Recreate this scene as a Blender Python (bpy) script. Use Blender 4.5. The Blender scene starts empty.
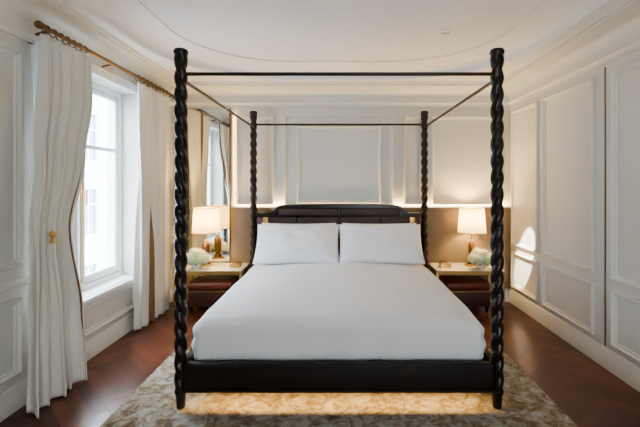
import bpy, bmesh, math, random
from mathutils import Vector, Matrix, noise
random.seed(7)
scene=bpy.context.scene
COL=scene.collection
XL,XR,YB,YF,CAMH=-2.04,2.07,4.87,-2.2,1.42

# ---------------------------------------------------------------- materials
def mat(name,color,rough=0.5,metal=0.0,var=0.06,nscale=8,bump=0.0,bscale=80,spec=0.5,coat=0.0,sheen=0.0,stretch=None):
    m=bpy.data.materials.new(name); m.use_nodes=True
    nt=m.node_tree; b=nt.nodes['Principled BSDF']
    tc=nt.nodes.new('ShaderNodeTexCoord'); mp=nt.nodes.new('ShaderNodeMapping')
    nt.links.new(tc.outputs['Object'],mp.inputs['Vector'])
    if stretch: mp.inputs['Scale'].default_value=stretch
    n=nt.nodes.new('ShaderNodeTexNoise'); n.inputs['Scale'].default_value=nscale; n.inputs['Detail'].default_value=4
    nt.links.new(mp.outputs['Vector'],n.inputs['Vector'])
    r=nt.nodes.new('ShaderNodeValToRGB')
    c0=[max(0,c*(1-var)) for c in color]; c1=[min(1,c*(1+var)) for c in color]
    r.color_ramp.elements[0].color=(*c0,1); r.color_ramp.elements[1].color=(*c1,1)
    r.color_ramp.elements[0].position=.3; r.color_ramp.elements[1].position=.7
    nt.links.new(n.outputs['Fac'],r.inputs['Fac']); nt.links.new(r.outputs['Color'],b.inputs['Base Color'])
    b.inputs['Roughness'].default_value=rough; b.inputs['Metallic'].default_value=metal
    b.inputs['Specular IOR Level'].default_value=spec
    b.inputs['Coat Weight'].default_value=coat; b.inputs['Sheen Weight'].default_value=sheen
    if bump>0:
        n2=nt.nodes.new('ShaderNodeTexNoise'); n2.inputs['Scale'].default_value=bscale; n2.inputs['Detail'].default_value=3
        nt.links.new(mp.outputs['Vector'],n2.inputs['Vector'])
        bp=nt.nodes.new('ShaderNodeBump'); bp.inputs['Strength'].default_value=bump; bp.inputs['Distance'].default_value=.01
        nt.links.new(n2.outputs['Fac'],bp.inputs['Height']); nt.links.new(bp.outputs['Normal'],b.inputs['Normal'])
    return m
def emis(name,color,s):
    m=bpy.data.materials.new(name); m.use_nodes=True; b=m.node_tree.nodes['Principled BSDF']
    b.inputs['Base Color'].default_value=(*color,1); b.inputs['Emission Color'].default_value=(*color,1)
    b.inputs['Emission Strength'].default_value=s
    return m
M_wall=mat('wall_paint',(.66,.645,.59),.6,var=.015,nscale=3,bump=.03,bscale=200)
M_trim=mat('trim_paint',(.71,.695,.64),.45,var=.01)
M_ceil=mat('ceiling_paint',(.75,.755,.76),.75,var=.01)
M_ctrim=mat('ceiling_trim_paint',(.74,.74,.73),.6,var=.01)
M_white=mat('window_paint',(.82,.82,.81),.35,var=.01)
M_dark=mat('ebonised_wood',(.016,.009,.0075),.33,var=.3,nscale=12,stretch=(1,1,.2),spec=.45)
M_leather=mat('dark_leather',(.014,.009,.008),.45,var=.2,bump=.25,bscale=150,spec=.35)
M_sheet=mat('white_linen',(.83,.83,.835),.85,var=.01,bump=.05,bscale=400,sheen=.1)
M_pillow=mat('pillow_cotton',(.88,.88,.885),.85,var=.01,bump=.12,bscale=14,sheen=.1)
M_curt=mat('curtain_fabric',(.78,.75,.67),.9,var=.03,nscale=60,bump=.08,bscale=500,sheen=.1)
M_trimfab=mat('curtain_border',(.27,.16,.08),.85,var=.1,nscale=60)
M_brass=mat('brass',(.70,.49,.21),.28,metal=1,var=.06)
M_bronze=mat('rod_bronze',(.20,.12,.055),.35,metal=.8,var=.15)
M_taupe=mat('taupe_leather',(.18,.14,.10),.5,var=.06,bump=.1,bscale=120)
M_marble=mat('cream_stone',(.80,.75,.62),.25,var=.08,nscale=5)
M_red=mat('cognac_leather',(.17,.045,.020),.38,var=.2,nscale=6,bump=.2,bscale=130)
M_redd=mat('dark_brown_leather',(.06,.020,.012),.4,var=.2,nscale=6,bump=.2,bscale=130)
M_lampwood=mat('lamp_wood',(.15,.075,.028),.3,var=.25,stretch=(1,1,.2),coat=.3)
M_petW=mat('petal_white',(.90,.90,.84),.7,var=.04)
M_petG=mat('petal_green',(.66,.76,.42),.7,var=.12)
M_leaf=mat('leaf_green',(.09,.18,.05),.5,var=.25)
M_vase=mat('ceramic_vase',(.75,.72,.62),.2,var=.03)
M_mirror=mat('mirror_silver',(.80,.82,.80),.015,metal=1,var=.005)
M_bulb=emis('bulb_warm',(1,.75,.45),12)
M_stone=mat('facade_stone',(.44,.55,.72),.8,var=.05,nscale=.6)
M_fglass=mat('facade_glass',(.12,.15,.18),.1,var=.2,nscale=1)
M_pave=mat('pavement',(.3,.3,.3),.9)
# glass
M_glass=bpy.data.materials.new('window_glass'); M_glass.use_nodes=True
nt=M_glass.node_tree; nt.nodes.clear()
o=nt.nodes.new('ShaderNodeOutputMaterial'); mx=nt.nodes.new('ShaderNodeMixShader'); t=nt.nodes.new('ShaderNodeBsdfTransparent'); g=nt.nodes.new('ShaderNodeBsdfGlossy')
g.inputs['Roughness'].default_value=.02; t.inputs[0].default_value=(.95,.98,1,1); mx.inputs[0].default_value=.06
nt.links.new(t.outputs[0],mx.inputs[1]); nt.links.new(g.outputs[0],mx.inputs[2]); nt.links.new(mx.outputs[0],o.inputs[0])
# lamp shade
M_shade=bpy.data.materials.new('shade_linen'); M_shade.use_nodes=True
nt=M_shade.node_tree; nt.nodes.clear()
o=nt.nodes.new('ShaderNodeOutputMaterial'); mx=nt.nodes.new('ShaderNodeMixShader'); d=nt.nodes.new('ShaderNodeBsdfDiffuse'); t=nt.nodes.new('ShaderNodeBsdfTranslucent')
w=nt.nodes.new('ShaderNodeTexNoise'); w.inputs['Scale'].default_value=90; r=nt.nodes.new('ShaderNodeValToRGB')
r.color_ramp.elements[0].color=(.76,.64,.44,1); r.color_ramp.elements[1].color=(.84,.73,.52,1)
nt.links.new(w.outputs['Fac'],r.inputs['Fac']); nt.links.new(r.outputs[0],d.inputs[0]); nt.links.new(r.outputs[0],t.inputs[0])
mx.inputs[0].default_value=.25
nt.links.new(d.outputs[0],mx.inputs[1]); nt.links.new(t.outputs[0],mx.inputs[2]); nt.links.new(mx.outputs[0],o.inputs[0])
# floor wood with per plank colour attribute
M_floor=mat('parquet_wood',(.09,.03,.018),.3,var=.1,coat=.08)
nt=M_floor.node_tree; b=nt.nodes['Principled BSDF']
at=nt.nodes.new('ShaderNodeAttribute'); at.attribute_name='plank'
nz=nt.nodes.new('ShaderNodeTexNoise'); nz.inputs['Scale'].default_value=25; nz.inputs['Detail'].default_value=6
ml=nt.nodes.new('ShaderNodeMix'); ml.data_type='RGBA'; ml.blend_type='MULTIPLY'; ml.inputs[0].default_value=.5
nt.links.new(at.outputs['Color'],ml.inputs[6]); nt.links.new(nz.outputs['Fac'],ml.inputs[7]); nt.links.new(ml.outputs[2],b.inputs['Base Color'])
# rug
M_rug=mat('rug_wool',(.4,.33,.22),.95,var=.1,sheen=.1)
nt=M_rug.node_tree; b=nt.nodes['Principled BSDF']
tc=nt.nodes.new('ShaderNodeTexCoord')
n1=nt.nodes.new('ShaderNodeTexNoise'); n1.inputs['Scale'].default_value=3.2; n1.inputs['Detail'].default_value=5; n1.inputs['Distortion'].default_value=2.2
n2=nt.nodes.new('ShaderNodeTexNoise'); n2.inputs['Scale'].default_value=9; n2.inputs['Detail'].default_value=9; n2.inputs['Distortion'].default_value=1.6; n2.inputs['Roughness'].default_value=.65
v=nt.nodes.new('ShaderNodeTexVoronoi'); v.inputs['Scale'].default_value=9; v.feature='DISTANCE_TO_EDGE'
mxv=nt.nodes.new('ShaderNodeMix'); mxv.data_type='VECTOR'; mxv.inputs[0].default_value=.25
nt.links.new(tc.outputs['Object'],n1.inputs['Vector']); nt.links.new(tc.outputs['Object'],n2.inputs['Vector'])
nt.links.new(tc.outputs['Object'],mxv.inputs[4]); nt.links.new(n1.outputs['Color'],mxv.inputs[5]); nt.links.new(mxv.outputs[1],v.inputs['Vector'])
r1=nt.nodes.new('ShaderNodeValToRGB'); e=r1.color_ramp.elements
e[0].position=.36; e[0].color=(.16,.11,.06,1); e[1].position=.62; e[1].color=(.42,.40,.355,1)
x=r1.color_ramp.elements.new(.46); x.color=(.25,.195,.125,1)
x=r1.color_ramp.elements.new(.52); x.color=(.34,.305,.245,1)
nt.links.new(n2.outputs['Fac'],r1.inputs['Fac'])
r2=nt.nodes.new('ShaderNodeValToRGB'); r2.color_ramp.elements[0].color=(.65,.56,.43,1); r2.color_ramp.elements[1].color=(1,1,1,1); r2.color_ramp.elements[1].position=.08
nt.links.new(v.outputs['Distance'],r2.inputs['Fac'])
ml=nt.nodes.new('ShaderNodeMix'); ml.data_type='RGBA'; ml.blend_type='MULTIPLY'; ml.inputs[0].default_value=.7
nt.links.new(r1.outputs[0],ml.inputs[6]); nt.links.new(r2.outputs[0],ml.inputs[7]); nt.links.new(ml.outputs[2],b.inputs['Base Color'])

# ---------------------------------------------------------------- builders
def link(ob,parent=None):
    COL.objects.link(ob)
    if parent: ob.parent=parent
    return ob
def empty(name,loc=(0,0,0)):
    e=bpy.data.objects.new(name,None); e.empty_display_size=.1; e.location=loc; COL.objects.link(e); return e
class MB:
    def __init__(s): s.v=[]; s.f=[]; s.m=[]
    def add(s,vs,fs,mi=0):
        k=len(s.v); s.v+= [tuple(p) for p in vs]; s.f+=[tuple(i+k for i in f) for f in fs]; s.m+=[mi]*len(fs)
    def box(s,x0,x1,y0,y1,z0,z1,mi=0,bev=0):
        if bev<=0:
            vs=[(x,y,z) for z in(z0,z1) for y in(y0,y1) for x in(x0,x1)]
            s.add(vs,[(0,2,3,1),(4,5,7,6),(0,1,5,4),(2,6,7,3),(0,4,6,2),(1,3,7,5)],mi); return
        bm=bmesh.new(); bmesh.ops.create_cube(bm,size=1)
        for q in bm.verts: q.co=Vector(((x0+x1)/2+q.co.x*(x1-x0),(y0+y1)/2+q.co.y*(y1-y0),(z0+z1)/2+q.co.z*(z1-z0)))
        bmesh.ops.bevel(bm,geom=bm.edges[:],offset=bev,segments=3,profile=.5,affect='EDGES')
        bm.verts.index_update(); s.add([q.co[:] for q in bm.verts],[[q.index for q in f.verts] for f in bm.faces],mi); bm.free()
    def lathe(s,prof,c=(0,0),seg=32,mi=0,cap=True):
        vs=[];fs=[]
        for r,z in prof:
            for i in range(seg):
                a=2*math.pi*i/seg; vs.append((c[0]+r*math.cos(a),c[1]+r*math.sin(a),z))
        for k in range(len(prof)-1):
            for i in range(seg):
                j=(i+1)%seg; fs.append((k*seg+i,k*seg+j,(k+1)*seg+j,(k+1)*seg+i))
        if cap: fs.append(tuple(range(seg))[::-1]); fs.append(tuple((len(prof)-1)*seg+i for i in range(seg)))
        s.add(vs,fs,mi)
    def tube(s,p0,p1,r,seg=14,mi=0):
        p0=Vector(p0);p1=Vector(p1);d=(p1-p0).normalized()
        u=d.orthogonal().normalized(); w=d.cross(u); vs=[]
        for p in(p0,p1):
            for i in range(seg):
                a=2*math.pi*i/seg; vs.append(p+u*r*math.cos(a)+w*r*math.sin(a))
        fs=[(i,(i+1)%seg,seg+(i+1)%seg,seg+i) for i in range(seg)]+[tuple(range(seg))[::-1],tuple(range(seg,2*seg))]
        s.add(vs,fs,mi)
    def ball(s,c,r,mi=0,seg=16):
        n=seg//2; prof=[(max(1e-4,r*math.sin(math.pi*k/n)),c[2]-r*math.cos(math.pi*k/n)) for k in range(n+1)]
        s.lathe(prof,(c[0],c[1]),seg,mi)
    def sweep(s,pts,prof,n,closed=True,mi=0):
        pts=[Vector(p) for p in pts]; n=Vector(n); N=len(pts); P=len(prof); vs=[]
        for i in range(N):
            a=pts[i]-pts[i-1] if (closed or i>0) else pts[1]-pts[0]
            b=pts[(i+1)%N]-pts[i] if (closed or i<N-1) else pts[-1]-pts[-2]
            i1=n.cross(a.normalized()); i2=n.cross(b.normalized()); m=(i1+i2)/(1+i1.dot(i2))
            for (u,h) in prof: vs.append(pts[i]+m*u+n*h)
        fs=[]
        for i in range(N if closed else N-1):
            j=(i+1)%N
            for k in range(P-1): fs.append((i*P+k,j*P+k,j*P+k+1,i*P+k+1))
        if not closed: fs+= [tuple(range(P)),tuple((N-1)*P+k for k in range(P))[::-1]]
        s.add(vs,fs,mi)
    def make(s,name,mats,parent=None,smooth=None):
        me=bpy.data.meshes.new(name); me.from_pydata(s.v,[],s.f)
        if not isinstance(mats,(list,tuple)): mats=[mats]
        for m in mats: me.materials.append(m)
        me.polygons.foreach_set('material_index',s.m)
        bm=bmesh.new(); bm.from_mesh(me); bmesh.ops.recalc_face_normals(bm,faces=bm.faces[:]); bm.to_mesh(me); bm.free()
        if smooth is not None:
            me.polygons.foreach_set('use_smooth',[True]*len(me.polygons))
            try: me.set_sharp_from_angle(angle=math.radians(smooth))
            except Exception: pass
        me.update()
        return link(bpy.data.objects.new(name,me),parent)

# ---------------------------------------------------------------- room shell
LW=2.74   # wall height
# floor: herringbone planks
W=.085; n=6
bm=bmesh.new(); cl=bm.loops.layers.float_color.new('plank')
rot=Matrix.Rotation(math.radians(45),2)
def plank(x0,y0,x1,y1):
    g=.012; c=rot@Vector(((x0+x1)/2*W,(y0+y1)/2*W))
    if not(-3<c.x<3 and -3<c.y<5.7): return
    q=[rot@Vector((a*W,b*W)) for a,b in((x0+g,y0+g),(x1-g,y0+g),(x1-g,y1-g),(x0+g,y1-g))]
    f=bm.faces.new([bm.verts.new((p.x,p.y,0)) for p in q])
    t=random.random(); k=.7+.7*random.random()
    col=((.125+.05*t)*k,(.037+.017*t)*k,(.020+.009*t)*k,1)
    for l in f.loops: l[cl]=col
R=110
for j in range(-12,13):
    for k in range(-R,R):
        x,y=k,k+2*n*j
        if abs(x)<90 and abs(y)<90:
            plank(x,y,x+n,y+1); plank(x,y+1,x+1,y+1+n)
for co,no in(((XL-.02,0,0),(-1,0,0)),((XR+.02,0,0),(1,0,0)),((0,YB+.02,0),(0,1,0)),((0,YF-.02,0),(0,-1,0))):
    bmesh.ops.bisect_plane(bm,geom=bm.verts[:]+bm.edges[:]+bm.faces[:],plane_co=co,plane_no=no,clear_outer=True)
vs=[bm.verts.new(p) for p in((XL-.3,YF-.3,-.003),(XR+.3,YF-.3,-.003),(XR+.3,YB+.3,-.003),(XL-.3,YB+.3,-.003))]
f=bm.faces.new(vs)
for l in f.loops: l[cl]=(.02,.008,.005,1)
me=bpy.data.meshes.new('floor'); bm.to_mesh(me); bm.free(); me.materials.append(M_floor); link(bpy.data.objects.new('floor',me))

WIN=[(2.74,4.06)]; WH0,WH1=.50,2.33
m=MB(); T=.3
y=YF-.3
for a,b in sorted(WIN):
    m.box(XL-T,XL,y,a,0,LW); m.box(XL-T,XL,a,b,0,WH0); m.box(XL-T,XL,a,b,WH1,LW); y=b
m.box(XL-T,XL,y,YB+.3,0,LW); m.make('wall_left',M_wall)
m=MB(); m.box(XR,XR+.2,YF-.2,YB+.2,0,LW); m.make('wall_right',M_wall)
m=MB(); m.box(XL,XR,YB,YB+.2,0,LW); m.make('wall_back',M_wall)
m=MB(); y0,y1=YF-T,YF
FILL_WIN=[(.45,1.65)]  # unseen opening behind the camera, added to let in fill light
m.box(XL,.45,y0,y1,0,LW); m.box(1.65,XR,y0,y1,0,LW)
for a,b in FILL_WIN: m.box(a,b,y0,y1,0,WH0); m.box(a,b,y0,y1,WH1,LW)
m.make('wall_front',M_wall)

# ceiling: soffit ring with rounded opening, raised field, cornice
def rrect(x0,x1,y0,y1,r,z,seg=24):
    out=[]
    for cx,cy,a0 in((x1-r,y0+r,-90),(x1-r,y1-r,0),(x0+r,y1-r,90),(x0+r,y0+r,180)):
        for i in range(seg+1):
            a=math.radians(a0+90*i/seg); out.append((cx+r*math.cos(a),cy+r*math.sin(a),z))
    return out
ox0,ox1,oy0,oy1=XL+.36,XR-.36,YF+.4,YB-.38
inner=rrect(ox0,ox1,oy0,oy1,1.2,0)
cu=bpy.data.curves.new('c','CURVE'); cu.dimensions='2D'; cu.fill_mode='BOTH'
for P in([(XL-.1,YF-.1),(XR+.1,YF-.1),(XR+.1,YB+.1),(XL-.1,YB+.1)],inner):
    sp=cu.splines.new('POLY'); sp.points.add(len(P)-1); sp.use_cyclic_u=True
    for q,p in zip(sp.points,P): q.co=(p[0],p[1],0,1)
tmp=bpy.data.objects.new('tmpc',cu); COL.objects.link(tmp)
bpy.context.view_layer.update()
me=bpy.data.meshes.new_from_object(tmp.evaluated_get(bpy.context.evaluated_depsgraph_get()))
bpy.data.objects.remove(tmp)
ce=empty('ceiling')
me.materials.clear(); me.materials.append(M_ceil)
so=link(bpy.data.objects.new('soffit',me),ce); so.location.z=2.60
m=MB(); m.box(XL-.3,XR+.2,YF-.3,YB+.2,2.71,2.9); m.make('upper_field',M_ceil,ce)
m=MB()
cv=[(.01+.26*(1-math.cos(math.pi/2*i/12)),.01+.09*math.sin(math.pi/2*i/12)) for i in range(13)]
m.sweep([(p[0],p[1],2.60) for p in inner],[(-.09,0),(-.085,-.012),(-.05,-.016),(-.03,-.010),(-.02,-.020),(0,-.020),(.008,-.01)]+cv+[(.275,.10),(.275,.11)],(0,0,1))
m.make('oval_moulding',M_ctrim,ce,smooth=35)
room=[(XL,YF,0),(XR,YF,0),(XR,YB,0),(XL,YB,0)]
prof=[(0,2.35),(.016,2.35),(.016,2.375),(.036,2.392),(.036,2.415),(.018,2.422),(.018,2.44)]
prof+=[(.20-.18*math.cos(math.pi/2*i/10),2.45+.11*math.sin(math.pi/2*i/10)) for i in range(11)]
prof+=[(.215,2.56),(.215,2.578),(.24,2.578),(.25,2.60)]
m=MB(); m.sweep(room,prof,(0,0,1)); m.make('trim_1',M_trim,smooth=35)

# baseboards
bp=[(0,0),(.022,0),(.022,.11),(.014,.125),(.014,.14),(.006,.155),(0,.155)]
for nm,a,b in(('front',(XL,YF,0),(XR,YF,0)),('right',(XR,YF,0),(XR,YB,0)),('back',(XR,YB,0),(XL,YB,0)),('left',(XL,YB,0),(XL,YF,0))):
    m=MB(); m.sweep([a,b],bp,(0,0,1),closed=False); m.make('baseboard_'+nm,M_trim,smooth=30)

PP=[(0,0),(0,.018),(.007,.030),(.015,.031),(.021,.019),(.023,.010),(.036,.010),(.042,0)]
def frame(m,side,u0,u1,h0,h1,pr=PP):
    if side=='back': pts=[(u0,YB,h0),(u1,YB,h0),(u1,YB,h1),(u0,YB,h1)]; nn=(0,-1,0)
    if side=='right': pts=[(XR,u1,h0),(XR,u0,h0),(XR,u0,h1),(XR,u1,h1)]; nn=(-1,0,0)
    if side=='left': pts=[(XL,u0,h0),(XL,u1,h0),(XL,u1,h1),(XL,u0,h1)]; nn=(1,0,0)
    m.sweep(pts,pr,nn)
m=MB()
frame(m,'back',-.66,.66,1.16,2.24); frame(m,'back',-.51,.51,1.18,2.12)
frame(m,'back',-1.24,-.78,1.16,2.24); frame(m,'back',.78,1.02,1.16,2.24)
frame(m,'back',1.12,1.97,1.16,2.24)
m.make('trim_2',M_trim,smooth=35)
m=MB()
for u0,u1 in((4.16,4.78),(3.25,4.06)):
    frame(m,'right',u0,u1,.70,2.28); frame(m,'right',u0,u1,.20,.62)
for u0,u1 in((2.30,3.03),(1.4,2.12),(.5,1.22),(-.4,.32),(-1.3,-.58)):
    frame(m,'right',u0,u1,.70,2.28); frame(m,'right',u0,u1,.20,.62)
m.make('trim_3',M_trim,smooth=35)
m=MB()
frame(m,'left',1.55,2.56,.90,2.26); frame(m,'left',1.55,2.56,.22,.70)
frame(m,'left',2.80,4.00,.20,.44); frame(m,'left',4.2,4.78,.90,2.26); frame(m,'left',4.2,4.78,.22,.70)
frame(m,'left',-2.1,1.43,.90,2.26)
dr=[(0,0),(0,.012),(.012,.024),(.03,.024),(.04,.012),(.05,0)]
for a,b in((-2.1,2.64),(4.14,4.85)):
    m.sweep([(XL,a,.765),(XL,b,.765)],dr,(1,0,0),closed=False)
m.make('trim_4',M_trim,smooth=35)
m=MB()
for yy in(3.12,2.2):
    m.box(XR-.006,XR,yy,yy+.006,.16,2.33)
m.make('trim_5',mat('seam_shadowgap',(.12,.11,.10),.8))  # dark strips on the wall face, shade of the door gaps as colour

# windows
def window(name,a,b):
    e=empty(name)
    xi,xo=XL-.15,XL-.21
    m=MB()
    m.box(xo,xi,a,a+.05,WH0,WH1,bev=.006); m.box(xo,xi,b-.05,b,WH0,WH1,bev=.006)
    m.box(xo,xi,a+.05,b-.05,WH0,WH0+.05); m.box(xo,xi,a+.05,b-.05,WH1-.05,WH1)
    c=(a+b)/2; m.box(xo,xi+.015,c-.03,c+.03,WH0+.05,WH1-.05,bev=.006)
    for s0,s1 in((a+.052,c-.032),(c+.032,b-.052)):
        x0,x1=xo+.01,xi-.008; z0,z1=WH0+.052,WH1-.052; w=.05
        m.box(x0,x1,s0,s0+w,z0,z1,bev=.008); m.box(x0,x1,s1-w,s1,z0,z1,bev=.008)
        m.box(x0,x1,s0+w,s1-w,z0,z0+w+.02,bev=.008); m.box(x0,x1,s0+w,s1-w,z1-w,z1,bev=.008)
        m.box(x0+.008,x1-.004,s0+w,s1-w,1.73,1.765,bev=.006)
    m.make('sash_frame',M_white,e,smooth=35)
    m=MB(); m.box(xo+.02,xo+.026,a+.08,c-.06,WH0+.08,WH1-.08); m.box(xo+.02,xo+.026,c+.06,b-.08,WH0+.08,WH1-.08); m.make('glass_pane',M_glass,e)
    m=MB(); m.box(XL-.15,XL+.05,a-.06,b+.06,WH0-.03,WH0+.006,bev=.008)
    ar=[(0,0),(0,.018),(-.02,.026),(-.05,.026),(-.065,.014),(-.075,.014),(-.08,0)]
    m.sweep([(XL,a,WH0+.006),(XL,b,WH0+.006),(XL,b,WH1),(XL,a,WH1)],ar,(1,0,0))
    m.make('sill_and_casing',M_white,e,smooth=35)
    m=MB(); m.box(xi+.016,xi+.024,c-.012,c+.012,1.28,1.44,bev=.003); m.tube((xi+.02,c,1.36),(xi+.06,c,1.36),.009); m.tube((xi+.055,c,1.37),(xi+.055,c,1.24),.009)
    m.tube((xi+.02,c,WH0+.08),(xi+.02,c,WH1-.08),.006)
    m.make('espagnolette_handle',M_brass,e,smooth=35)
    L=bpy.data.lights.new('sky_portal','AREA'); L.shape='RECTANGLE'; L.size=WH1-WH0; L.size_y=b-a; L.cycles.is_portal=True
    lo=link(bpy.data.objects.new('sky_portal',L),e); lo.location=(XL-.27,(a+b)/2,(WH0+WH1)/2); lo.rotation_euler=(0,-math.pi/2,0)
    return e
for i,(a,b) in enumerate(WIN): window('window_%d'%(i+1),a,b)
for i,(a,b) in enumerate(FILL_WIN):
    e=window('window_%d'%(i+2),-b,-a); e.rotation_euler=(0,0,math.pi/2); e.location=(0,YF-XL,0)  # window unit for the added fill opening, out of view

# exterior facade
m=MB(); FX=-11
m.box(FX-1,FX,-14,45,-9,7)
for zz in(-7.4,-4.1,-.8,2.5):
    m.box(FX,FX+.15,-14,45,zz-.55,zz-.35)
    for k in range(23):
        yy=-13+k*2.5
        m.box(FX,FX+.02,yy,yy+1.1,zz,zz+2.0,mi=1)
        m.box(FX,FX+.1,yy-.16,yy,zz-.1,zz+2.15); m.box(FX,FX+.1,yy+1.1,yy+1.26,zz-.1,zz+2.15); m.box(FX,FX+.16,yy-.2,yy+1.3,zz+2.0,zz+2.2)
        m.box(FX,FX+.06,yy+.52,yy+.58,zz,zz+2.0); m.box(FX,FX+.06,yy,yy+1.1,zz+1.3,zz+1.36)
m.make('facade_building',[M_stone,M_fglass])
m=MB(); m.box(-60,-2.4,-40,60,-9.2,-9.05); m.make('street_pavement',M_pave)

# ---------------------------------------------------------------- back wall panel, mirror
m=MB()
xs=[-1.30,-.98,.98,XR-.005]
for i in range(3): m.box(xs[i]+.003,xs[i+1]-.003,YB-.045,YB-.001,.165,1.135,bev=.006)
m.make('wainscot_panel',M_taupe,smooth=35)
m=MB(); m.box(XL+.005,-1.325,YB-.014,YB-.002,.17,2.33); mm=m.make('wall_mirror',[M_mirror])
m=MB(); m.box(-1.322,-1.306,YB-.03,YB-.002,.165,2.335,bev=.003); m.make('mirror_edge_trim',M_bronze)
# ---------------------------------------------------------------- bed
bed=empty('four_poster_bed')
PX=.995; PY0,PY1=2.53,4.68
def post(x,y,z0,nm):
    m=MB(); m.lathe([(.022,z0),(.026,z0+.004),(.030,z0+.06),(.032,z0+.085),(.038,z0+.095),(.038,z0+.115),(.034,z0+.125)],(x,y),32)
    SEG=40; zs=z0+.12; ze=2.235; NN=int((ze-zs)/.006); vs=[];fs=[]
    Rr,d=.0310,.0110; pitch=.21; hand=1 if x>0 else -1
    for k in range(NN+1):
        z=zs+(ze-zs)*k/NN; ph=hand*2*math.pi*z/pitch; tp=.97
        if z>ze-.05: tp=.97+.10*((z-(ze-.05))/.05)
        for i in range(SEG):
            a=2*math.pi*i/SEG; q=a-ph
            rr=d*abs(math.cos(q))+math.sqrt(Rr*Rr-(d*math.sin(q))**2); rr*=tp
            vs.append((x+rr*math.cos(a),y+rr*math.sin(a),z))
    for k in range(NN):
        for i in range(SEG):
            j=(i+1)%SEG; fs.append((k*SEG+i,k*SEG+j,(k+1)*SEG+j,(k+1)*SEG+i))
    m.add(vs,fs)
    m.lathe([(.03,ze-.005),(.042,ze),(.045,ze+.012),(.042,ze+.026),(.036,ze+.032),(.02,ze+.035)],(x,y),32)
    m.make(nm,M_dark,bed,smooth=50)
for i,(x,y,z) in enumerate(((-PX,PY0,.014),(PX,PY0,.014),(-PX,PY1,0),(PX,PY1,0))): post(x,y,z,'post_%d'%(i+1))
m=MB(); H=2.112; r=.0115
m.tube((-PX,PY0,H),(PX,PY0,H),r); m.tube((-PX,PY1,H),(PX,PY1,H),r); m.tube((-PX,PY0,H-.03),(-PX,PY1,H-.03),r); m.tube((PX,PY0,H-.03),(PX,PY1,H-.03),r)
m.make('canopy_rails',M_dark,bed,smooth=35)
m=MB()
m.box(-.965,.965,PY0-.035,PY0+.025,.118,.300,bev=.012)
for s in(-1,1): m.box(min(s*.962,s*1.015),max(s*.962,s*1.015),PY0+.03,PY1-.03,.118,.300,bev=.012)
m.box(-.965,.965,PY0-.041,PY0-.034,.278,.288,bev=.003); m.box(-.965,.965,PY0-.041,PY0-.034,.13,.14,bev=.003)
m.box(-.955,.955,PY0+.03,PY1-.04,.2,.262)
m.make('upholstered_frame',M_leather,bed,smooth=35)
def headprof():
    pts=[(.955,1.085),(.87,1.085),(.80,1.09),(.755,1.105),(.73,1.13),(.715,1.155),(.69,1.17),(.64,1.178),(.4,1.184),(0,1.186)]
    return pts+[(-x,z) for x,z in pts[-2::-1]]
hp=headprof()
def slab(m,top,zlow,y0,y1,mi=0):
    N=len(top); vs=[]
    for y in(y0,y1):
        for x,z in top: vs.append((x,y,z))
        for x,z in top: vs.append((x,y,zlow if not callable(zlow) else zlow(x,z)))
    fs=[]
    for i in range(N-1):
        fs+=[(i,i+1,N+i+1,N+i),(2*N+i,3*N+i,3*N+i+1,2*N+i+1),(i,2*N+i,2*N+i+1,i+1),(N+i,N+i+1,3*N+i+1,3*N+i)]
    fs+=[(0,N,3*N,2*N),(N-1,3*N-1,4*N-1,2*N-1)]
    m.add(vs,fs,mi)
m=MB()
slab(m,hp,.25,4.65,4.72)
slab(m,hp,lambda x,z:z-.035,4.615,4.735)
m.make('headboard',M_dark,bed,smooth=40)
m=MB()
for x0,x1 in((-.94,-.48),(-.475,-.003),(.003,.475),(.48,.94)):
    m.box(x0,x1,4.612,4.652,.55,1.045,bev=.018)
m.box(-.7,-.01,4.612,4.652,1.05,1.14,bev=.016); m.box(.01,.7,4.612,4.652,1.05,1.14,bev=.016)
m.make('headboard_leather_pads',mat('headboard_leather',(.045,.024,.019),.4,var=.25,bump=.3,bscale=120,spec=.5),bed,smooth=40)
def rbox(cx,cy,cz,hx,hy,hz,r,nx,ny,nz,fn):
    bm=bmesh.new(); vs=[];fs=[]
    def grid(o,u,v,a,b):
        k=len(vs)
        for i in range(a+1):
            for j in range(b+1): vs.append(Vector(o)+Vector(u)*(i/a)+Vector(v)*(j/b))
        for i in range(a):
            for j in range(b): q=k+i*(b+1)+j; fs.append((q,q+1,q+b+2,q+b+1))
    X,Y,Z=2*hx,2*hy,2*hz
    grid((-hx,-hy,-hz),(X,0,0),(0,Y,0),nx,ny); grid((-hx,-hy,hz),(X,0,0),(0,Y,0),nx,ny)
    grid((-hx,-hy,-hz),(X,0,0),(0,0,Z),nx,nz); grid((-hx,hy,-hz),(X,0,0),(0,0,Z),nx,nz)
    grid((-hx,-hy,-hz),(0,Y,0),(0,0,Z),ny,nz); grid((hx,-hy,-hz),(0,Y,0),(0,0,Z),ny,nz)
    out=[]
    for p in vs:
        q=Vector((max(-hx+r,min(hx-r,p.x)),max(-hy+r,min(hy-r,p.y)),max(-hz+r,min(hz-r,p.z))))
        d=p-q
        if d.length>1e-6: p2=q+d.normalized()*r
        else: p2=p
        out.append(Vector((cx,cy,cz))+fn(p2))
    for p in out: bm.verts.new(p)
    bm.verts.ensure_lookup_table()
    for f in fs: bm.faces.new([bm.verts[i] for i in f])
    bmesh.ops.remove_doubles(bm,verts=bm.verts[:],dist=1e-4)
    bmesh.ops.recalc_face_normals(bm,faces=bm.faces[:])
    return bm
def bm_obj(bm,name,mt,parent=None,smooth=True):
    me=bpy.data.meshes.new(name); bm.to_mesh(me); bm.free(); me.materials.append(mt)
    me.polygons.foreach_set('use_smooth',[smooth]*len(me.polygons))
    return link(bpy.data.objects.new(name,me),parent)
hx,hy,hz=.955,1.02,.14
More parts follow.
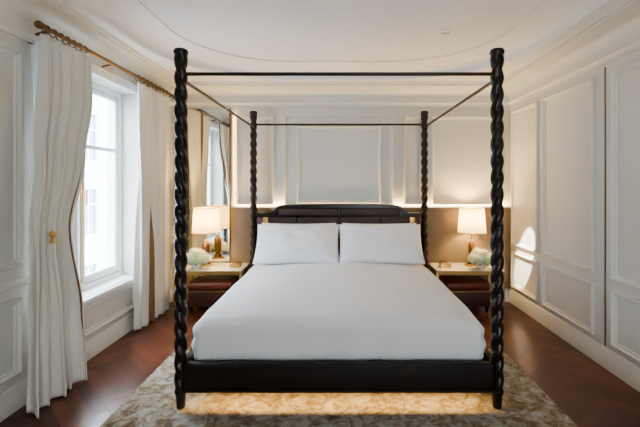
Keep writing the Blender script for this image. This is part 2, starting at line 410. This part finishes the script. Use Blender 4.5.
def duv(p):
    p=p.copy(); t=(p.z+hz)/(2*hz)
    u=abs(p.x)/hx; v=(p.y+hy)/(2*hy)
    crown=.088*max(0,1-u**2.6)*min(1,(max(0,v)*3)**.7)*(1-.15*v)
    p.z+=crown*t
    w=noise.noise(Vector((p.x*2.2,p.y*1.4,3)))*.016+noise.noise(Vector((p.x*6,p.y*3,1)))*.006
    # soft drag creases running down towards the foot
    w+=.004*math.sin(p.x*19+2.5*noise.noise(Vector((p.x*2,p.y*2,7))))*max(0,1-v*2.2)
    p.z+=w*t
    if t<.9 and v<.1: p.y+=noise.noise(Vector((p.x*6,p.z*3,9)))*.014-.004
    if u>.8 and v<.15:
        k=(u-.8)/.2*(1-v/.15); p.z-=.03*k*t; p.x*=1-.010*k*math.sin(p.z*60)
    return p
bm=rbox(0,PY0+.042+hy,.262+hz,hx,hy,hz,.075,110,110,18,duv)
bm_obj(bm,'duvet_and_mattress',M_sheet,bed)

# pillows
def pillow(x,y,z,w,h,th,tilt,seed,yaw=0):
    bm=bmesh.new(); N=50; vs={}
    for s in(1,-1):
        for i in range(N+1):
            for j in range(N+1):
                u=-1+2*i/N; v=-1+2*j/N
                e=max(0,(1-abs(u)**2.8))*max(0,(1-abs(v)**2.6)); t=th/2*e**.5
                px=u*w/2*(1-.035*(1-v*v)); py=v*h/2*(1-.06*(1-u*u))
                t+=e*(noise.noise(Vector((u*2.2+seed,v*2.2,seed*3)))*.028+noise.noise(Vector((u*5+seed,v*3,seed)))*.014)
                for cx in(-1,1):
                    for cy in(-1,1):
                        dd=math.hypot(u-cx,v-cy); an=math.atan2(v-cy,u-cx)
                        t+=e*.008*math.sin(an*14+seed)*math.exp(-dd*2.2)
                vs[(s,i,j)]=bm.verts.new((px,py,s*t))
        for i in range(N):
            for j in range(N): bm.faces.new([vs[(s,i,j)],vs[(s,i+1,j)],vs[(s,i+1,j+1)],vs[(s,i,j+1)]])
    bmesh.ops.remove_doubles(bm,verts=bm.verts[:],dist=1e-4); bmesh.ops.recalc_face_normals(bm,faces=bm.faces[:])
    ob=bm_obj(bm,'pillow',M_pillow); ob.location=(x,y,z); ob.rotation_euler=(math.radians(tilt),0,math.radians(yaw)); return ob
pillow(-.437,4.215,.795,.885,.47,.21,54,1,0)
pillow(.437,4.215,.795,.885,.47,.21,54,5,0)
pillow(-.45,4.42,.79,.84,.44,.13,62,9)
pillow(.45,4.42,.79,.84,.44,.13,62,13)

# reading lights on headboard
for s in(-1,1):
    m=MB(); x=s*.84; m.box(x-.03,x+.03,4.600,4.611,.965,1.04,bev=.003); m.tube((x,4.602,1.0),(x,4.57,1.0),.007); m.tube((x-.02*s,4.57,1.03),(x-.02*s,4.57,.975),.013)
    m.make('reading_light',M_brass,smooth=35)

# ---------------------------------------------------------------- rug
m=MB(); m.box(-1.39,1.39,.6,3.42,.0005,.013,bev=.004); m.make('area_rug',M_rug)

# ---------------------------------------------------------------- curtains
def lerp(tab,h):
    for (a,va),(b,vb) in zip(tab,tab[1:]):
        if a<=h<=b:
            t=(h-a)/(b-a); t=t*t*(3-2*t); return [x+(y-x)*t for x,y in zip(va,vb)]
    return tab[-1][1] if h>tab[-1][0] else tab[0][1]
def curtain(tab,folds,trims,h0,h1,seed,nm='window_curtain',tie=None):
    e=empty(nm); m=MB(); NS,NH=220,90; vs=[]
    for k in range(NH+1):
        h=h0+(h1-h0)*k/NH; y0,y1,x,amp=lerp(tab,h)
        for i in range(NS+1):
            s=i/NS; ph=2*math.pi*folds*(s+.03*math.sin(h*1.7+s*9+seed))
            xx=x+amp*math.sin(ph)+amp*.35*math.sin(ph*.5+seed+h*.8)
            yy=y0+(y1-y0)*s+amp*.35*math.sin(ph*2+.5)+.004*math.sin(h*9+s*30)
            vs.append((xx,yy,h))
    for k in range(NH):
        for i in range(NS):
            s=i/NS; mi=1 if any(a<=s<=b for a,b in trims) else 0
            q=k*(NS+1)+i; m.f.append((q,q+1,q+NS+2,q+NS+1)); m.m.append(mi)
    m.v=vs
    ob=m.make('drape',[M_curt,M_trimfab],e,smooth=180)
    sd=ob.modifiers.new('thick','SOLIDIFY'); sd.thickness=.003
    if tie:
        yc,xc,ry,rx,hh=tie
        t=MB(); t.ball((xc+rx,yc-.02,hh),.022); t.lathe([(.02,hh-.06),(.014,hh-.03),(.006,hh-.02)],(xc+rx,yc-.02),12)
        t.make('tieback_tassel',M_brass,e,smooth=50)
    return e
curtain([(0,(2.41,2.92,-1.87,.045)),(.55,(2.43,2.88,-1.88,.042)),(1.10,(2.47,2.80,-1.90,.038)),(1.6,(2.53,2.99,-1.915,.042)),(2.1,(2.60,3.12,-1.925,.036)),(2.39,(2.62,3.14,-1.93,.026))],4.5,[(.975,1)],.012,2.40,1,tie=(2.60,-1.90,.145,.062,1.10))
curtain([(0,(3.86,4.50,-1.935,.032)),(1.2,(3.88,4.50,-1.935,.030)),(2.39,(3.82,4.56,-1.93,.026))],7,[(.36,.43)],.012,2.40,4)
# rod
cr=empty('curtain_rod'); m=MB(); m.tube((-1.93,2.60,2.445),(-1.93,4.70,2.445),.016)
m.ball((-1.93,2.585,2.445),.026); m.ball((-1.93,4.72,2.445),.028); m.tube((-1.93,2.605,2.445),(-1.93,2.62,2.445),.022)
for y in(2.66,3.4,4.62): m.tube((-1.93,y,2.43),(-2.036,y,2.40),.009); m.box(-2.039,-2.026,y-.025,y+.025,2.345,2.42)
m.make('pole',M_bronze,cr,smooth=40)
m=MB()
for y in [2.65+i*.066 for i in range(7)]+[3.86+i*.088 for i in range(8)]:
    P=[(-1.93+.026*math.cos(a),y,2.437+.026*math.sin(a)) for a in [2*math.pi*i/20 for i in range(20)]]
    for i in range(20): m.tube(P[i],P[(i+1)%20],.004,6)
m.make('rings',M_bronze,cr,smooth=60)

# ---------------------------------------------------------------- nightstands
def nightstand(x0,x1):
    e=empty('nightstand'); y0,y1=4.36,4.80; T=.48
    m=MB(); m.box(x0,x1,y0,y1,T-.022,T,bev=.004); m.make('stone_top',M_marble,e,smooth=35)
    m=MB()
    m.box(x0-.004,x1+.004,y0-.006,y0,T-.034,T-.004); m.box(x0-.005,x0,y0,y1,T-.03,T-.004); m.box(x1,x1+.005,y0,y1,T-.03,T-.004)
    for x in(x0+.012,x1-.012):
        for y in(y0+.012,y1-.012): m.box(x-.013,x+.013,y-.013,y+.013,0,T-.022,bev=.002)
    for y in(y0+.012,y1-.012): m.box(x0+.02,x1-.02,y-.008,y+.008,T-.05,T-.022)
    for x in(x0+.012,x1-.012): m.box(x-.008,x+.008,y0+.02,y1-.02,T-.05,T-.022); m.box(x-.007,x+.007,y0+.02,y1-.02,.06,.075)
    m.make('brass_frame',M_brass,e,smooth=35)
nightstand(-1.80,-1.06); nightstand(1.06,1.80)
def stool(cx):
    e=empty('leather_stool')
    m=MB(); m.box(cx-.25,cx+.25,4.40,4.74,.25,.345,bev=.035); m.make('cushion',M_red,e,smooth=60)
    m=MB(); m.box(cx-.24,cx+.24,4.41,4.73,.07,.249,bev=.012)
    m.make('leather_body',M_redd,e,smooth=35)
    m=MB(); m.box(cx-.242,cx+.242,4.404,4.4095,.236,.246); m.make('brass_band',M_brass,e)
    m=MB()
    for sx in(-.21,.21):
        for y in(4.44,4.70): m.lathe([(.012,0),(.02,.07)],(cx+sx,y),16)
    m.make('feet',M_dark,e,smooth=35)
stool(-1.42); stool(1.42)

def lamp(x,y):
    e=empty('table_lamp'); z=.481
    m=MB(); m.lathe([(.075,z),(.078,z+.008),(.075,z+.018),(.05,z+.024)],(x,y),40,mi=1)
    m.lathe([(.045,z+.024),(.05,z+.04),(.034,z+.055),(.030,z+.08),(.038,z+.13),(.045,z+.19),(.043,z+.235),(.032,z+.265),(.02,z+.28),(.026,z+.29),(.014,z+.30)],(x,y),40)
    m.lathe([(.008,z+.295),(.008,z+.42)],(x,y),12,mi=1)
    m.make('turned_base',[M_lampwood,M_brass],e,smooth=40)
    s0,s1=.862,1.145; m=MB()
    m.lathe([(.158,s0),(.136,s1)],(x,y),56,cap=False)
    ob=m.make('shade',M_shade,e,smooth=60)
    m=MB()
    for zz,rr in((s0,.159),(s1,.137)): m.lathe([(rr,zz-.003),(rr+.001,zz),(rr,zz+.006),(rr-.004,zz+.006),(rr-.004,zz-.003)],(x,y),56,cap=False)
    for a in(0,2.1,4.2): m.tube((x,y,s1-.02),(x+.134*math.cos(a),y+.134*math.sin(a),s1-.004),.002,6)
    m.make('shade_rims',M_brass,e,smooth=40)
    m=MB(); m.ball((x,y,.95),.028); m.make('bulb',M_bulb,e,smooth=180)
    L=bpy.data.lights.new('lamp_light','POINT'); L.energy=26; L.color=(1,.69,.32); L.shadow_soft_size=.045
    lo=link(bpy.data.objects.new('lamp_light',L),e); lo.location=(x,y,1.03)
lamp(-1.53,4.63); lamp(1.53,4.63)

def flowers(x,y,seed):
    rnd=random.Random(seed); e=empty('hydrangea_bouquet'); z=.481
    m=MB(); m.lathe([(.035,z),(.05,z+.02),(.058,z+.045),(.05,z+.065),(.045,z+.07)],(x,y),28); m.make('vase',M_vase,e,smooth=50)
    m=MB()
    heads=[(0,-.01,.155,.068),(-.085,0,.115,.060),(.085,.01,.115,.060),(.035,.03,.15,.058),(-.04,.03,.165,.056),(.04,-.045,.10,.055),(-.045,-.04,.105,.055)]
    for hi,(dx,dy,dz,r) in enumerate(heads):
        mi=1 if hi==5 else 0; c=Vector((x+dx,y+dy,z+dz)); m.ball(c,r*.8,mi=1,seg=12)
        for i in range(100):
            ph=math.acos(1-2*(i+.5)/100); th=i*2.39996; nrm=Vector((math.sin(ph)*math.cos(th),math.sin(ph)*math.sin(th),math.cos(ph)))
            p=c+nrm*(r+rnd.uniform(-.006,.006)); u=nrm.orthogonal().normalized(); w=nrm.cross(u); a0=rnd.random()*3
            for k in range(4):
                a=a0+k*math.pi/2; d1=u*math.cos(a)+w*math.sin(a); d2=u*math.cos(a+.6)+w*math.sin(a+.6); d3=u*math.cos(a-.6)+w*math.sin(a-.6)
                m.add([p,p+d2*.008+nrm*.002,p+d1*.013+nrm*.004,p+d3*.008+nrm*.002],[(0,1,2,3)],mi if rnd.random()<.88 else 1-mi)
    for k in range(8):
        a=k*math.pi/4+.3; d=Vector((math.cos(a),math.sin(a),0)); s=Vector((-d.y,d.x,0)); b=Vector((x,y,z+.07))
        p=[b+d*.03,b+d*.07+s*.024+Vector((0,0,.01)),b+d*.115+Vector((0,0,-.02)),b+d*.07-s*.024+Vector((0,0,.01))]
        m.add(p,[(0,1,2,3)],2)
    m.make('blooms',[M_petW,M_petG,M_leaf],e)
flowers(-1.58,4.455,3)
flowers(1.58,4.455,8)
for cx in(-1.17,1.20):
    m=MB(); m.box(cx-.06,cx+.06,4.50,4.60,.481,.515,bev=.004); m.box(cx-.062,cx+.062,4.498,4.602,.516,.53,bev=.004); m.tube((cx,4.55,.53),(cx,4.55,.538),.008)
    m.make('trinket_box',M_brass,smooth=35)

# ---------------------------------------------------------------- LED strips, added light for the wall patch
def led(name,loc,rot,sx,sy,p,col=(1,.68,.30)):
    L=bpy.data.lights.new(name,'AREA'); L.shape='RECTANGLE'; L.size=sx; L.size_y=sy; L.energy=p; L.color=col
    o=bpy.data.objects.new(name,L); COL.objects.link(o); o.location=loc; o.rotation_euler=rot
led('led_strip_light',(.385,YB-.035,1.142),(math.radians(180),0,0),3.3,.012,20)
led('led_strip_light',(0,2.60,.185),(math.radians(-30),0,0),1.8,.02,7,(1,.60,.20))
led('led_strip_light',(-1.29,YB-.02,1.74),(0,math.radians(-90),0),1.1,.012,1.5)
dl=empty('ceiling_downlight'); P0=Vector((.9,3.4,2.69)); TG=Vector((XR,4.47,.62))  # light and fitting added to throw a pale patch on the right wall
m=MB(); m.lathe([(.05,2.708),(.055,2.702),(.04,2.698),(.034,2.708)],(P0.x,P0.y),28,cap=False); m.make('bezel',M_white,dl,smooth=40)
L=bpy.data.lights.new('spot','SPOT'); L.energy=1500; L.spot_size=math.radians(8.5); L.spot_blend=.25; L.color=(1,.93,.80); L.shadow_soft_size=.01
lo=link(bpy.data.objects.new('spot',L),dl); lo.location=P0; lo.rotation_euler=(TG-P0).to_track_quat('-Z','Y').to_euler()

# ---------------------------------------------------------------- world
w=bpy.data.worlds.new('sky'); scene.world=w; w.use_nodes=True; nt=w.node_tree; bg=nt.nodes['Background']
tc=nt.nodes.new('ShaderNodeTexCoord'); sx=nt.nodes.new('ShaderNodeSeparateXYZ'); r=nt.nodes.new('ShaderNodeValToRGB')
nt.links.new(tc.outputs['Generated'],sx.inputs[0]); nt.links.new(sx.outputs['Z'],r.inputs['Fac']); nt.links.new(r.outputs[0],bg.inputs[0])
r.color_ramp.elements[0].color=(.97,.985,1,1); r.color_ramp.elements[1].color=(.86,.93,1,1)
bg.inputs[1].default_value=18

cam=bpy.data.cameras.new('camera'); co=bpy.data.objects.new('camera',cam); COL.objects.link(co)
co.location=(0,0,CAMH); co.rotation_euler=(math.radians(90),0,0)
cam.sensor_width=36; cam.lens=402/640*36; cam.shift_x=-19/640; cam.shift_y=-29.5/640; cam.clip_start=.02
scene.camera=co
scene.view_settings.view_transform='AgX'
try: scene.view_settings.look='AgX - Medium High Contrast'
except Exception: pass
scene.view_settings.exposure=0.32
